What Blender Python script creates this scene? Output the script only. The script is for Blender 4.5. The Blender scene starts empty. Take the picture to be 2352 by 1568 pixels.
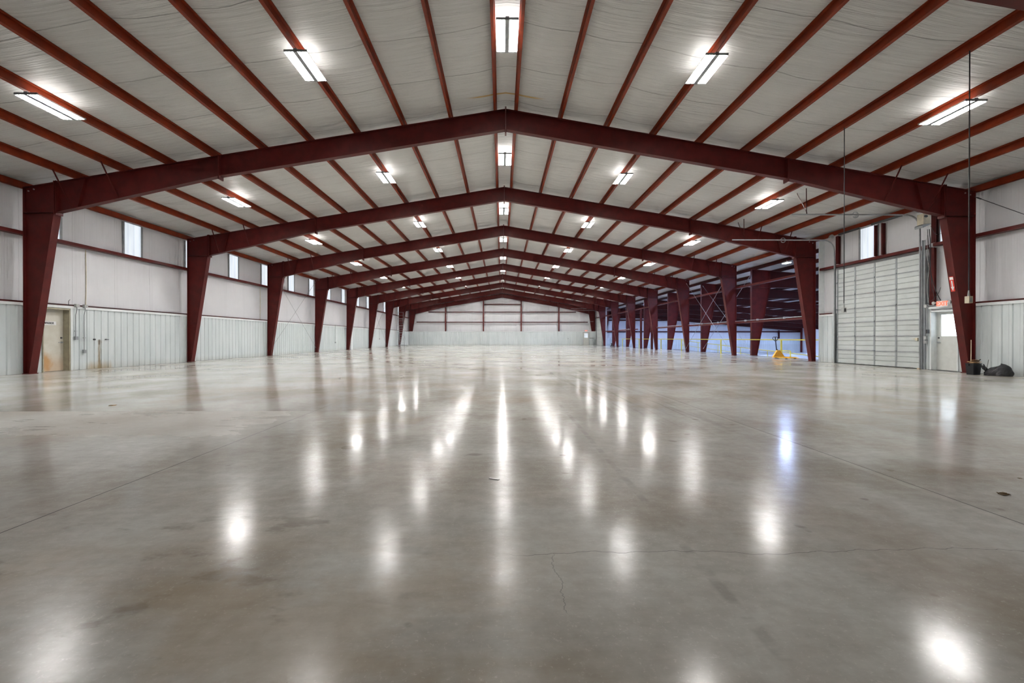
import bpy, math, random
from mathutils import Vector, Matrix
random.seed(7)
SC = bpy.context.scene
COL = SC.collection
PI = math.pi
# ------------------------------------------------------------------ measures (metres)
BAY = 7.62
D1 = 14.897
FY = [D1 + (k - 1) * BAY for k in range(10)]      # frame lines 0..9
W = 15.41          # outer face of the columns
XW = 15.68         # insulation plane of the side walls
XC = 15.45         # wainscot plane
YB = 76.12         # insulation plane of the far wall
YC = 75.655         # wainscot plane of the far wall
YN = -0.9          # near wall
SL = 0.168         # roof slope
HR = 8.559         # top of rafter at the ridge
WT = 2.29          # top of wainscot
def roof(x): return HR - SL * abs(x)
def aroof(x): return 5.72 - 0.083 * (x - 16.43)
ORD = ['nearest', 'first', 'second', 'third', 'fourth', 'fifth', 'sixth', 'seventh', 'eighth', 'ninth']
ORD2 = ORD[1:] + ['tenth', 'eleventh', 'twelfth', 'thirteenth', 'fourteenth', 'fifteenth', 'sixteenth', 'seventeenth', 'eighteenth', 'nineteenth', 'twentieth', 'twenty-first', 'twenty-second', 'twenty-third', 'twenty-fourth']
def bayname(k):
    if k == 0: return 'in front of the first full red frame'
    if k == 8: return 'between the eighth and the end-wall frame'
    return 'between the %s and %s red frames' % (ORD[k], ORD[k + 1])

# ------------------------------------------------------------------ mesh helpers
class MB:
    def __init__(s): s.v = []; s.f = []; s.smooth = False
    def add(s, vs, fs):
        b = len(s.v); s.v += [tuple(p) for p in vs]; s.f += [tuple(b + i for i in f) for f in fs]; return s
    def box(s, x0, x1, y0, y1, z0, z1):
        x0, x1 = min(x0, x1), max(x0, x1); y0, y1 = min(y0, y1), max(y0, y1); z0, z1 = min(z0, z1), max(z0, z1)
        return s.add([(x0,y0,z0),(x1,y0,z0),(x1,y1,z0),(x0,y1,z0),(x0,y0,z1),(x1,y0,z1),(x1,y1,z1),(x0,y1,z1)],
                     [(3,2,1,0),(4,5,6,7),(0,1,5,4),(1,2,6,5),(2,3,7,6),(3,0,4,7)])
    def prism(s, poly, axis, a, b):
        # poly: 2D points; axis 'x': (y,z)  'y': (x,z)  'z': (x,y)
        def P(p, t):
            return (t, p[0], p[1]) if axis == 'x' else ((p[0], t, p[1]) if axis == 'y' else (p[0], p[1], t))
        n = len(poly)
        vs = [P(p, a) for p in poly] + [P(p, b) for p in poly]
        fs = [tuple(range(n)), tuple(range(2 * n - 1, n - 1, -1))] + [(i, i + n, (i + 1) % n + n, (i + 1) % n) for i in range(n)]
        return s.add(vs, fs)
    def bar(s, p, q, w, h=None, up=(0, 0, 1)):
        h = h or w; p = Vector(p); q = Vector(q); d = (q - p).normalized(); u = Vector(up)
        if abs(d.dot(u)) > .95: u = Vector((0, 1, 0)) if abs(d.y) < .9 else Vector((1, 0, 0))
        a = d.cross(u).normalized(); c = a.cross(d).normalized()
        a *= w / 2; c *= h / 2
        vs = [p-a-c, p+a-c, p+a+c, p-a+c, q-a-c, q+a-c, q+a+c, q-a+c]
        return s.add(vs, [(3,2,1,0),(4,5,6,7),(0,1,5,4),(1,2,6,5),(2,3,7,6),(3,0,4,7)])
    def tube(s, path, r, n=8, closed=False):
        path = [Vector(p) for p in path]; m = len(path); rings = []
        pa = None
        for i, p in enumerate(path):
            if closed: d = path[(i + 1) % m] - path[i - 1]
            else: d = path[min(i + 1, m - 1)] - path[max(i - 1, 0)]
            d.normalize()
            if pa is None:
                u = Vector((0, 0, 1)) if abs(d.z) < .9 else Vector((1, 0, 0))
                a = d.cross(u).normalized()
            else:
                a = (pa - d * pa.dot(d)).normalized()
            pa = a; c = d.cross(a)
            rr = r[i] if isinstance(r, (list, tuple)) else r
            rings.append([p + a * (rr * math.cos(2*PI*j/n)) + c * (rr * math.sin(2*PI*j/n)) for j in range(n)])
        vs = [p for g in rings for p in g]; fs = []
        for i in range(m if closed else m - 1):
            k = (i + 1) % m
            for j in range(n): fs.append((i*n+j, i*n+(j+1)%n, k*n+(j+1)%n, k*n+j))
        if not closed: fs += [tuple(range(n-1, -1, -1)), tuple((m-1)*n+j for j in range(n))]
        return s.add(vs, fs)
    def cyl(s, p, q, r, n=12): return s.tube([p, q], r, n)
    def mesh(s, name):
        me = bpy.data.meshes.new(name); me.from_pydata(s.v, [], s.f); me.update()
        import bmesh
        bm = bmesh.new(); bm.from_mesh(me); bmesh.ops.recalc_face_normals(bm, faces=bm.faces); bm.to_mesh(me); bm.free()
        if s.smooth:
            for p in me.polygons: p.use_smooth = True
        return me
    def build(s, name, mat, parent=None, loc=None):
        o = bpy.data.objects.new(name, s.mesh(name)); COL.objects.link(o)
        if mat: o.data.materials.append(mat)
        if parent: o.parent = parent
        if loc: o.location = loc
        return o
def tag(o, label=None, cat=None, group=None, kind=None):
    if label:
        if not 4 <= len(label.split()) <= 16: print('LABEL', label)
        o['label'] = label
    if cat: o['category'] = cat
    if group: o['group'] = group
    if kind: o['kind'] = kind
    return o
def thing(name, label, cat, loc=(0, 0, 0), rz=0, group=None):
    o = bpy.data.objects.new(name, None); COL.objects.link(o)
    o.location = loc; o.rotation_euler = (0, 0, rz); o.empty_display_size = .2
    return tag(o, label, cat, group)
def struct(o): o['kind'] = 'structure'; return o
def kids(o): return [c for c in bpy.data.objects if c.parent == o]
def copy_tree(o, loc, label, rz=None, group=None):
    r = o.copy(); COL.objects.link(r); r.location = loc; r['label'] = label
    if not 4 <= len(label.split()) <= 16: print('LABEL', label)
    if rz is not None: r.rotation_euler = (0, 0, rz)
    if group: r['group'] = group
    for c in kids(o):
        d = c.copy(); COL.objects.link(d); d.parent = r
        for g in kids(c):
            e = g.copy(); COL.objects.link(e); e.parent = d
    return r
def text_mb(txt, size, depth, fn, bold=.0):
    cu = bpy.data.curves.new('t', 'FONT'); cu.body = txt; cu.size = size; cu.align_x = 'CENTER'; cu.align_y = 'CENTER'
    cu.extrude = depth; cu.offset = bold; cu.resolution_u = 3
    o = bpy.data.objects.new('t', cu); COL.objects.link(o)
    bpy.context.view_layer.update()
    me = bpy.data.meshes.new_from_object(o.evaluated_get(bpy.context.evaluated_depsgraph_get()))
    m = MB(); m.add([fn(*v.co) for v in me.vertices], [tuple(p.vertices) for p in me.polygons])
    bpy.data.objects.remove(o); bpy.data.meshes.remove(me)
    return m

# ------------------------------------------------------------------ materials
class NT:
    def __init__(s, name):
        s.m = bpy.data.materials.new(name); s.m.use_nodes = True; s.t = s.m.node_tree; s.t.nodes.clear()
        s.out = s.t.nodes.new('ShaderNodeOutputMaterial')
        s._co = None
    def n(s, typ, **kw):
        nd = s.t.nodes.new(typ)
        for k, v in kw.items(): setattr(nd, k, v)
        return nd
    def put(s, sock, v):
        if v is None: return
        if isinstance(v, bpy.types.NodeSocket): s.t.links.new(v, sock)
        elif isinstance(v, (tuple, list)) and sock.type == 'RGBA' and len(v) == 3: sock.default_value = (*v, 1)
        else: sock.default_value = v
    @property
    def co(s):
        if s._co is None: s._co = s.n('ShaderNodeTexCoord').outputs['Object']
        return s._co
    def xyz(s):
        x = s.n('ShaderNodeSeparateXYZ'); s.put(x.inputs[0], s.co); return x.outputs
    def math(s, op, a, b=None, c=None, clamp=False):
        m = s.n('ShaderNodeMath', operation=op, use_clamp=clamp)
        s.put(m.inputs[0], a); s.put(m.inputs[1], b); s.put(m.inputs[2], c); return m.outputs[0]
    def noise(s, scale=(1, 1, 1), detail=3, rough=.55, off=0):
        mp = s.n('ShaderNodeMapping'); s.put(mp.inputs[0], s.co); mp.inputs['Scale'].default_value = scale
        mp.inputs['Location'].default_value = (off, off * .7, off * .3)
        nz = s.n('ShaderNodeTexNoise'); s.put(nz.inputs['Vector'], mp.outputs[0]); nz.inputs['Scale'].default_value = 1
        nz.inputs['Detail'].default_value = detail; nz.inputs['Roughness'].default_value = rough
        return nz.outputs[0]
    def ramp(s, v, a, b, lo=0., hi=1.):
        r = s.n('ShaderNodeMapRange', interpolation_type='SMOOTHSTEP'); s.put(r.inputs[0], v)
        for i, q in enumerate((a, b, lo, hi)): s.put(r.inputs[i + 1], q)
        return r.outputs[0]
    def mix(s, f, a, b, mode='MIX'):
        m = s.n('ShaderNodeMix', data_type='RGBA', blend_type=mode); s.put(m.inputs[0], f); s.put(m.inputs[6], a); s.put(m.inputs[7], b); return m.outputs[2]
    def line(s, v, at, w, soft=None):
        # 1 near v == at
        d = s.math('ABSOLUTE', s.math('SUBTRACT', v, at)); return s.ramp(d, w, w + (soft or w), 1., 0.)
    def period(s, v, at, per, w, soft=None):
        # 1 near v == at + k*per
        u = s.math('PINGPONG', s.math('SUBTRACT', v, at), per / 2)
        return s.ramp(u, w, w + (soft or w), 1., 0.)
    def band(s, v, a, b, soft):
        return s.math('MULTIPLY', s.ramp(v, a - soft, a + soft), s.ramp(v, b - soft, b + soft, 1., 0.))
    def bsdf(s, col, rough=.5, metal=0., spec=.5, bump=None, bstr=.2, bdist=.01, em=None, estr=0., coat=0.):
        b = s.n('ShaderNodeBsdfPrincipled'); s.put(b.inputs['Base Color'], col); s.put(b.inputs['Roughness'], rough)
        s.put(b.inputs['Metallic'], metal); s.put(b.inputs['Specular IOR Level'], spec); s.put(b.inputs['Coat Weight'], coat)
        if em: s.put(b.inputs['Emission Color'], em); s.put(b.inputs['Emission Strength'], estr)
        if bump is not None:
            bp = s.n('ShaderNodeBump'); bp.inputs['Strength'].default_value = bstr; bp.inputs['Distance'].default_value = bdist
            s.put(bp.inputs['Height'], bump); s.t.links.new(bp.outputs[0], b.inputs['Normal'])
        s.t.links.new(b.outputs[0], s.out.inputs[0]); return s.m
def paint(name, col, rough=.45, metal=0., vary=.12, scale=6, spec=.5):
    t = NT(name); nz = t.noise((scale,) * 3, 4)
    c = t.mix(t.ramp(nz, .3, .7), tuple(v * (1 - vary) for v in col), tuple(min(1, v * (1 + vary)) for v in col))
    r = t.ramp(nz, .3, .7, rough - .05, rough + .08)
    return t.bsdf(c, r, metal, spec)
def emit(name, col, strength):
    t = NT(name); return t.bsdf(col, .4, em=col, estr=strength)

LAMP = 290.0
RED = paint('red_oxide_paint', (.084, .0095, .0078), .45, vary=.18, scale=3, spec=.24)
PURL = paint('red_purlin_floor_lit', (.195, .027, .0075), .45, vary=.18, scale=3, spec=.18)  # lighter copy of the red; light bounced off the floor is in its colour
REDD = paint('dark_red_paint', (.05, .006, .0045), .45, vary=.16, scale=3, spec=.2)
ZINC = paint('zinc_steel', (.42, .44, .46), .35, .7)
GALV = paint('grey_steel', (.30, .32, .33), .45, .3)
DARKM = paint('dark_metal', (.05, .052, .055), .5, .3)
WHITE = paint('white_enamel', (.78, .78, .77), .35, vary=.03)
TRIMW = paint('white_trim', (.70, .73, .73), .4, vary=.04)
GREYP = paint('grey_plastic', (.42, .43, .42), .5)
CREAM = paint('cream_plastic', (.62, .56, .42), .5)
BLACK = paint('black_plastic', (.012, .012, .015), .4)
YELLOW = paint('yellow_paint', (.78, .40, .02), .4, vary=.06)
YRAIL = paint('yellow_rail_paint', (.72, .62, .08), .45, vary=.06)
REDSIGN = paint('red_sign_paint', (.62, .035, .02), .4, vary=.03)
CARD = paint('cardboard', (.42, .24, .11), .8)
WOOD = paint('pale_wood', (.62, .50, .36), .6)
TUBE = emit('lit_tube', (1, .985, .96), LAMP)
UPL = emit('reflector_slot_glow', (1, .985, .96), 34.)
LED = emit('cool_led', (.48, .62, 1), 850.)
LED_FILL = emit('added_fill_led', (.46, .60, 1), 2100.)  # stronger glow for the added lamps that brighten the side bay
DAY = None
def day_mat():
    t = NT('daylit_panel'); x = t.xyz(); rib = t.period(x[1], 0, .305, .02, .03)
    nz = t.noise((1, 3, .6), 3)
    c = t.mix(t.math('MULTIPLY', rib, .35), (.86, .93, 1), (.55, .62, .72))
    return t.bsdf((.06, .06, .06), .5, em=c, estr=t.ramp(nz, .3, .7, .82, 1.0))
DAY = day_mat()
DAY2 = emit('door_daylight', (.80, .90, 1), 2.4)
EXITM = emit('exit_face_glow', (1, .16, .09), .9)

def floor_mat():
    t = NT('polished_concrete'); x = t.xyz(); X, Y = x[0], x[1]
    big = t.noise((.16, .16, .16), 5, .6); mid = t.noise((.7, .55, 1), 6, .62, 3); fine = t.noise((14, 14, 14), 3, .6, 9)
    grain = t.noise((70, 70, 70), 2, .6, 5)
    c = t.mix(t.ramp(mid, .32, .68), (.365, .33, .275), (.635, .635, .595))
    c = t.mix(t.ramp(big, .40, .62), c, t.mix(.5, c, (.62, .625, .60)))
    c = t.mix(t.math('MULTIPLY', t.ramp(t.noise((.45, .45, 1), 4, .6, 21), .52, .72), .35), c, (.45, .35, .26))
    c = t.mix(t.math('MULTIPLY', t.ramp(fine, .35, .7), .16), c, (.26, .22, .18))
    c = t.mix(t.ramp(grain, .58, .76, 0, .34), c, (.82, .79, .74))
    sm = t.n('ShaderNodeMapping'); t.put(sm.inputs[0], t.co); sm.inputs['Rotation'].default_value = (0, 0, -.35); sm.inputs['Scale'].default_value = (3.2, 10, 1)
    sn = t.n('ShaderNodeTexNoise'); t.put(sn.inputs['Vector'], sm.outputs[0]); sn.inputs['Scale'].default_value = 1; sn.inputs['Detail'].default_value = 6; sn.inputs['Roughness'].default_value = .68
    c = t.mix(t.ramp(sn.outputs[0], .36, .62, .12, 0), c, (.20, .175, .145))
    c = t.mix(t.ramp(sn.outputs[0], .52, .74, 0, .10), c, (.74, .71, .66))
    # old brown stain in front of the camera, on the left
    bs = t.math('MULTIPLY', t.ramp(t.noise((.9, 1.3, 1), 6, .65, 83), .40, .60), t.math('MULTIPLY', t.band(X, -3.2, .15, .5), t.band(Y, .8, 2.6, .5)))
    c = t.mix(t.math('MULTIPLY', bs, .38), c, (.38, .27, .15))
    bs2 = t.math('MULTIPLY', t.ramp(t.noise((.7, .7, 1), 6, .65, 91), .47, .60), t.math('MULTIPLY', t.band(X, .6, 5.5, .8), t.band(Y, .8, 4.5, .8)))
    c = t.mix(t.math('MULTIPLY', bs2, .22), c, (.36, .27, .20))
    # dark water stains, near left
    st = t.math('MULTIPLY', t.ramp(t.noise((1.6, 2.6, 1), 5, .6, 40), .55, .63), t.math('MULTIPLY', t.band(X, -4.6, -.6, .5), t.band(Y, 1.0, 3.0, .35)))
    c = t.mix(t.math('MULTIPLY', st, .45), c, (.19, .15, .11))
    # small oil spots
    sp = t.ramp(t.noise((3.2, 3.2, 1), 2, .5, 60), .71, .75)
    c = t.mix(t.math('MULTIPLY', sp, .4), c, (.17, .14, .11))
    # pale unpolished strip, left of the centre
    ed = t.noise((1.1, 1.1, 1), 4, .6, 15)
    strip = t.math('MULTIPLY', t.ramp(X, -2.9, -3.6), t.ramp(t.math('ADD', Y, t.math('MULTIPLY', ed, .8)), 5.75, 5.95))
    strip = t.math('MULTIPLY', strip, t.ramp(Y, 7.22, 7.28, 1., 0.))
    strip = t.math('MULTIPLY', strip, t.ramp(t.noise((.8, 2.4, 1), 6, .7, 71), .30, .62, .35, 1.))
    c = t.mix(t.math('MULTIPLY', strip, .34), c, (.66, .635, .60))
    # tyre scuffs beside the right joint
    sc = t.math('MULTIPLY', t.ramp(t.noise((9, .35, 1), 4, .6, 33), .52, .66), t.math('MULTIPLY', t.band(X, 1.5, 3.0, .5), t.band(Y, 6.2, 16, 2.)))
    c = t.mix(t.math('MULTIPLY', sc, .42), c, (.2, .18, .16))
    # saw-cut joints
    wob = t.math('MULTIPLY', t.math('SUBTRACT', t.noise((6, 6, 1), 2, .5, 2), .5), .006)
    j = t.period(t.math('ADD', X, wob), 3.08, 6.16, .0028, .003)
    j2 = t.period(t.math('ADD', Y, wob), FY[0] - .02, BAY, .003, .003)
    jj = t.math('MAXIMUM', j, j2)
    edge = t.math('MULTIPLY', t.band(X, 3.0, 3.06, .02), .16)
    c = t.mix(edge, c, (.78, .75, .70))
    # worn groove right of the camera
    gr = t.math('MULTIPLY', t.band(t.math('ADD', X, t.math('MULTIPLY', wob, 2)), .845, .90, .012), t.ramp(t.noise((2, 5, 1), 4, .7, 8), .42, .6))
    gr = t.math('MULTIPLY', gr, t.ramp(Y, 9, 7))
    c = t.mix(t.math('MULTIPLY', gr, .35), c, (.26, .235, .21))
    # wandering crack
    w1 = t.math('MULTIPLY', t.math('SUBTRACT', t.noise((1.3, .001, .001), 5, .52, 12), .5), .5)
    cr = t.line(Y, t.math('ADD', 2.40, w1), .0009, .002)
    cr = t.math('MULTIPLY', cr, t.math('MULTIPLY', t.ramp(X, -.15, .05), t.ramp(X, 2.4, 4.2, 1., .25)))
    w2 = t.math('MULTIPLY', t.math('SUBTRACT', t.noise((.001, 2.2, .001), 5, .65, 17), .5), .3)
    cr2 = t.math('MULTIPLY', t.line(X, t.math('ADD', .14, w2), .001, .002), t.band(Y, 1.9, 2.42, .02))
    dark = t.math('MAXIMUM', jj, t.math('MULTIPLY', t.math('MAXIMUM', cr, t.math('MULTIPLY', cr2, .6)), .75))
    c = t.mix(dark, c, (.028, .025, .022))
    r = t.ramp(t.noise((.32, .75, 1), 5, .62, 27), .30, .72, .15, .262)
    r = t.math('MULTIPLY', r, t.ramp(Y, FY[0] - .03, FY[0] + .03, .84, .64))
    r = t.math('ADD', r, t.math('MULTIPLY', strip, .22))
    r = t.math('ADD', r, t.math('MULTIPLY', dark, .3), clamp=True)
    h = t.math('SUBTRACT', t.math('MULTIPLY', t.noise((.9, 1.4, 1), 3, .5, 51), .5), t.math('MULTIPLY', dark, .6))
    return t.bsdf(c, r, 0, .075, bump=h, bstr=.025, bdist=.004)
def insul_mat(name, axis, col):
    # white vinyl faced insulation; axis = the world axis along which the folds follow each other
    t = NT(name); x = t.xyz()
    if axis == 'y':     # roof: folds run down the slope
        fold = t.noise((.35, 7.5, .3), 4, .55); fine = t.noise((1.2, 42, 1), 2, .5, 7); seam = t.math('ADD', x[1], t.math('MULTIPLY', t.noise((.35, .12, .1), 2, .5, 3), .55)); per = 1.83
    elif axis == 'w':   # side walls: folds run vertically
        fold = t.noise((.3, 5.5, .22), 4, .55); fine = t.noise((1, 34, .5), 2, .5, 7); seam = t.math('ADD', x[1], t.math('MULTIPLY', t.noise((.2, .2, .4), 2, .5, 3), .12)); per = 1.83
    else:
        fold = t.noise((5.5, .3, .22), 4, .55); fine = t.noise((34, 1, .5), 2, .5, 7); seam = t.math('ADD', x[0], 0.); per = 1.83
    blot = t.noise((.5, .5, .5), 4, .6, 11)
    ln = t.period(seam, .35, per, .006, .012)
    ln2 = t.period(seam, .47, per, .02, .05)
    c = t.mix(t.ramp(blot, .35, .7), tuple(v * .93 for v in col), col)
    c = t.mix(t.math('MULTIPLY', ln, .42 if axis == 'y' else .2), c, tuple(v * .45 for v in col))
    c = t.mix(t.math('MULTIPLY', ln2, .10), c, tuple(v * .6 for v in col))
    if axis == 'y':
        # yellow edge of a torn fibre strip at the ridge before the first frame
        yl = t.math('MULTIPLY', t.line(t.math('ADD', x[1], t.math('MULTIPLY', t.math('MULTIPLY', x[0], x[0]), .06)), 14.25, .035, .02), t.ramp(t.math('ABSOLUTE', x[0]), .8, 1.3, 1., 0.))
        c = t.mix(t.math('MULTIPLY', yl, .85), c, (.50, .28, .04))
    h = t.math('ADD', t.math('ADD', fold, t.math('MULTIPLY', fine, .22)), t.math('MULTIPLY', ln, -.35))
    return t.bsdf(c, .40, 0, .5, bump=h, bstr=.9 if axis == 'y' else .5, bdist=.07 if axis == 'y' else .045)
def panel_mat(name, stains=False):
    t = NT(name); x = t.xyz(); nz = t.noise((2, 2, .5), 4)
    c = t.mix(t.ramp(nz, .3, .7), (.55, .60, .605), (.63, .67, .675))
    c = t.mix(t.ramp(x[2], .32, .02, 0, .25), c, (.42, .40, .35))
    if stains:
        wv = t.math('MULTIPLY', t.math('SUBTRACT', t.noise((1, 9, 2.2), 4), .5), .16)
        s = t.math('MULTIPLY', t.line(t.math('ADD', x[1], wv), 17.62, .045, .07), t.math('MULTIPLY', t.ramp(x[2], 1.12, 1.02), t.ramp(t.noise((1, 14, 1.5), 4, .6, 5), .25, .55, .45, 1.)))
        c = t.mix(t.math('MULTIPLY', s, .85), c, (.20, .125, .045))
        hs = t.math('MULTIPLY', t.line(x[1], 17.62, .03, .04), t.line(x[2], 1.0, .07, .05))
        c = t.mix(t.math('MULTIPLY', hs, .8), c, (.07, .045, .02))
        b = t.math('MULTIPLY', t.band(x[1], 17.1, 18.15, .08), t.ramp(t.math('ADD', x[2], t.math('MULTIPLY', t.noise((1, 8, 1), 4, .6, 2), .35)), .55, .15))
        c = t.mix(t.math('MULTIPLY', b, .7), c, (.34, .24, .10))
    return t.bsdf(c, .38, 0, .5)
def comp_door_mat():
    t = NT('rusted_cream_door'); x = t.xyz(); nz = t.noise((3, 3, 3), 5, .6)
    c = t.mix(t.ramp(nz, .3, .7), (.55, .52, .44), (.62, .60, .53))
    d = t.math('SQRT', t.math('ADD', t.math('POWER', t.math('SUBTRACT', x[1], 15.68), 2), t.math('POWER', t.math('MULTIPLY', t.math('SUBTRACT', x[2], .30), .9), 2)))
    r = t.ramp(t.math('ADD', d, t.math('MULTIPLY', t.math('SUBTRACT', nz, .5), .5)), .5, .1)
    low = t.math('MULTIPLY', t.ramp(x[2], .75, .15), .45)
    c = t.mix(t.math('MULTIPLY', t.math('MAXIMUM', r, low), .8), c, (.48, .22, .03))
    return t.bsdf(c, .5)
FLOORM = floor_mat()
CEILM = insul_mat('roof_insulation', 'y', (.575, .568, .552))
WALLM = insul_mat('wall_insulation', 'w', (.69, .69, .71))
BACKM = insul_mat('end_wall_insulation', 'x', (.66, .66, .68))
PANELM = panel_mat('ribbed_wall_panel'); PANELS = panel_mat('ribbed_wall_panel_rusty', True)
CDOOR = comp_door_mat()
DOORM = paint('door_paint', (.60, .61, .58), .4, vary=.04)
JAMBM = paint('beige_jamb', (.36, .33, .24), .5)
SLATM = paint('door_slat_grey', (.50, .53, .52), .4, vary=.05, scale=2)
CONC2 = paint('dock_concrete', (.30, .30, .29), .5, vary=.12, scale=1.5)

# ------------------------------------------------------------------ camera, world
cd = bpy.data.cameras.new('camera'); cam = bpy.data.objects.new('camera', cd); COL.objects.link(cam); SC.camera = cam
cd.sensor_width = 36; cd.lens = 36 * 1050 / 2352; cd.shift_x = 10.47 / 2352; cd.shift_y = -3.46 / 2352
cd.clip_start = .05; cd.clip_end = 400
cam.location = (-.1349, 0, 1.144); cam.rotation_euler = (PI / 2 - .003683, 0, -.012954)
wd = bpy.data.worlds.new('world'); SC.world = wd; wd.use_nodes = True
bg = wd.node_tree.nodes.get('Background') or wd.node_tree.nodes.new('ShaderNodeBackground')
sky = wd.node_tree.nodes.new('ShaderNodeTexSky'); sky.sky_type = 'HOSEK_WILKIE'
wd.node_tree.links.new(sky.outputs[0], bg.inputs[0]); bg.inputs[1].default_value = .3
SC.view_settings.view_transform = 'Standard'; SC.view_settings.look = 'None'; SC.view_settings.gamma = 1; SC.view_settings.use_curve_mapping = False
SC.view_settings.exposure = 0.0
SC.cycles.use_denoising = True
try: SC.cycles.denoiser = 'OPENIMAGEDENOISE'; SC.cycles.denoising_input_passes = 'RGB_ALBEDO_NORMAL'
except Exception: pass
SC.cycles.use_adaptive_sampling = True; SC.cycles.adaptive_threshold = .15; SC.cycles.adaptive_min_samples = 16
SC.cycles.max_bounces = 5; SC.cycles.diffuse_bounces = 3; SC.cycles.glossy_bounces = 2; SC.cycles.transmission_bounces = 2
SC.cycles.sample_clamp_indirect = 20.0; SC.cycles.caustics_reflective = False; SC.cycles.caustics_refractive = False

# ------------------------------------------------------------------ shell
XE = 16.95
m = MB(); m.box(-15.9, XE, YN - .3, 76.4, -1.3, 0); struct(tag(m.build('floor', FLOORM), 'polished grey brown concrete floor of the main hall', 'floor'))
PX = [.32, 1.77, 3.29, 4.82, 6.34, 7.87, 9.39, 10.86, 12.29, 13.74]
def drape(nodes, top, y0, y1, dy, sag, rnd):
    """an insulation sheet hanging between purlins at nodes, from y0 to y1"""
    m = MB(); m.smooth = True; xs = []
    for a, b in zip(nodes[:-1], nodes[1:]):
        k = 6 if b - a > .8 else 2
        for i in range(k): xs.append((a + (b - a) * i / k, i / k, b - a))
    xs.append((nodes[-1], 0, 1)); ny = int((y1 - y0) / dy)
    for j in range(ny + 1):
        y = y0 + (y1 - y0) * j / ny
        for (x, t, w) in xs:
            s = sag * min(1, w / 1.4) * 4 * t * (1 - t) * (1 + .25 * math.sin(y * 1.7 + x * 1.3) + .2 * math.sin(y * 3.4 + x))
            m.v.append((x, y, top(x) - s))
    n = len(xs)
    for j in range(ny):
        for i in range(n - 1): m.f.append((j*n+i, j*n+i+1, (j+1)*n+i+1, (j+1)*n+i))
    return m
nodes = [-15.72, -15.5] + [-x for x in PX[::-1]] + PX + [15.5, 15.72]
m = drape(nodes, lambda x: roof(x) + .228, YN - .1, 76.3, .38, .045, 1)
struct(tag(m.build('ceiling', CEILM), 'pale grey vinyl insulation sagging between the red roof purlins', 'ceiling'))

def ribbed(a, b, z0, z1, plane, side, axis='y', phase=0., per=.3048):
    """ribbed metal liner standing at coordinate plane; ribs point to -side"""
    prof = [(a, 0)]; k = math.floor((a - phase) / per)
    while True:
        c = phase + k * per; k += 1
        if c > b: break
        for dx, h in ((-.042, 0), (-.026, -.03), (.026, -.03), (.042, 0), (.125, 0), (.132, .004), (.145, .004), (.152, 0)):
            if a < c + dx < b: prof.append((c + dx, h))
    prof.append((b, 0)); m = MB()
    for (u, h) in prof:
        q = plane - side * h
        for z in (z0, z1): m.v.append((q, u, z) if axis == 'y' else (u, q, z))
    for i in range(len(prof) - 1): m.f.append((2*i, 2*i+2, 2*i+3, 2*i+1))
    # back sheet gives it thickness
    q = plane + side * .04
    pts = [(q, a), (q, b)]
    bs = len(m.v)
    for (_, u) in pts:
        for z in (z0, z1): m.v.append((q, u, z) if axis == 'y' else (u, q, z))
    m.f += [(bs, bs+1, bs+3, bs+2), (0, 1, bs+1, bs), (bs-2, bs-1, bs+3, bs+2)]
    return m
# left wall
def wall_sheet(side, y0, y1):
    return MB().box(side * XW, side * (XW + .12), y0, y1, -.3, 6.25)
CD0, CD1, CDH = 15.47, 16.38, 2.17      # compressor door opening
wl = struct(tag(wall_sheet(-1, YN - .2, 76.3).build('wall_left', WALLM), 'white insulated left wall with ribbed metal lower panels', 'wall'))
for a, b, mt in ((YN, CD0 - .03, PANELM), (CD1 + .02, 22.5, PANELS), (22.5, 75.64, PANELM)):
    ribbed(a, b, 0.005, WT - .085, -XC, -1).build('wainscot', mt, wl)
m = MB().box(-XC - .2, -XC + .035, YN, 75.64, WT - .088, WT); m.build('cap_trim', TRIMW, wl)
# right wall, with the wide opening beyond the second frame
RD0, RD1, RDH = 16.74, 21.02, 4.27
ED0, ED1, EDH = 15.42, 16.367, 2.12
wr = struct(tag(wall_sheet(1, YN - .2, 22.22).build('wall_right', WALLM), 'white insulated right wall holding the big overhead door', 'wall'))
for a, b in ((YN, ED0 - .04), (ED1 + .03, RD0 - .12), (RD1 + .12, 22.2)):
    ribbed(a, b, 0.005, WT - .085, XC, 1).build('wainscot', PANELM, wr)
for a, b in ((YN, RD0 - .12), (RD1 + .12, 22.22)):
    MB().box(XC + .045, XC - .035, a, b, WT - .088, WT).build('cap_trim', TRIMW, wr)
MB().box(XC - .03, XW + .11, 22.2, 22.24, 0, 5.9).build('corner_trim', TRIMW, wr)
wr2 = struct(tag(wall_sheet(1, 68.9, 76.3).build('wall_right_far', WALLM), 'short white piece of right wall beside the far end', 'wall'))
ribbed(74.9, 75.66, .005, WT - .085, XC, 1).build('wainscot', PANELM, wr2)
MB().box(XC + .045, XC - .03, 74.9, 75.66, WT - .088, WT).build('cap_trim', TRIMW, wr2)
MB().box(XC - .03, XW + .11, 68.86, 68.9, 0, 5.9).build('corner_trim', TRIMW, wr2)
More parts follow.
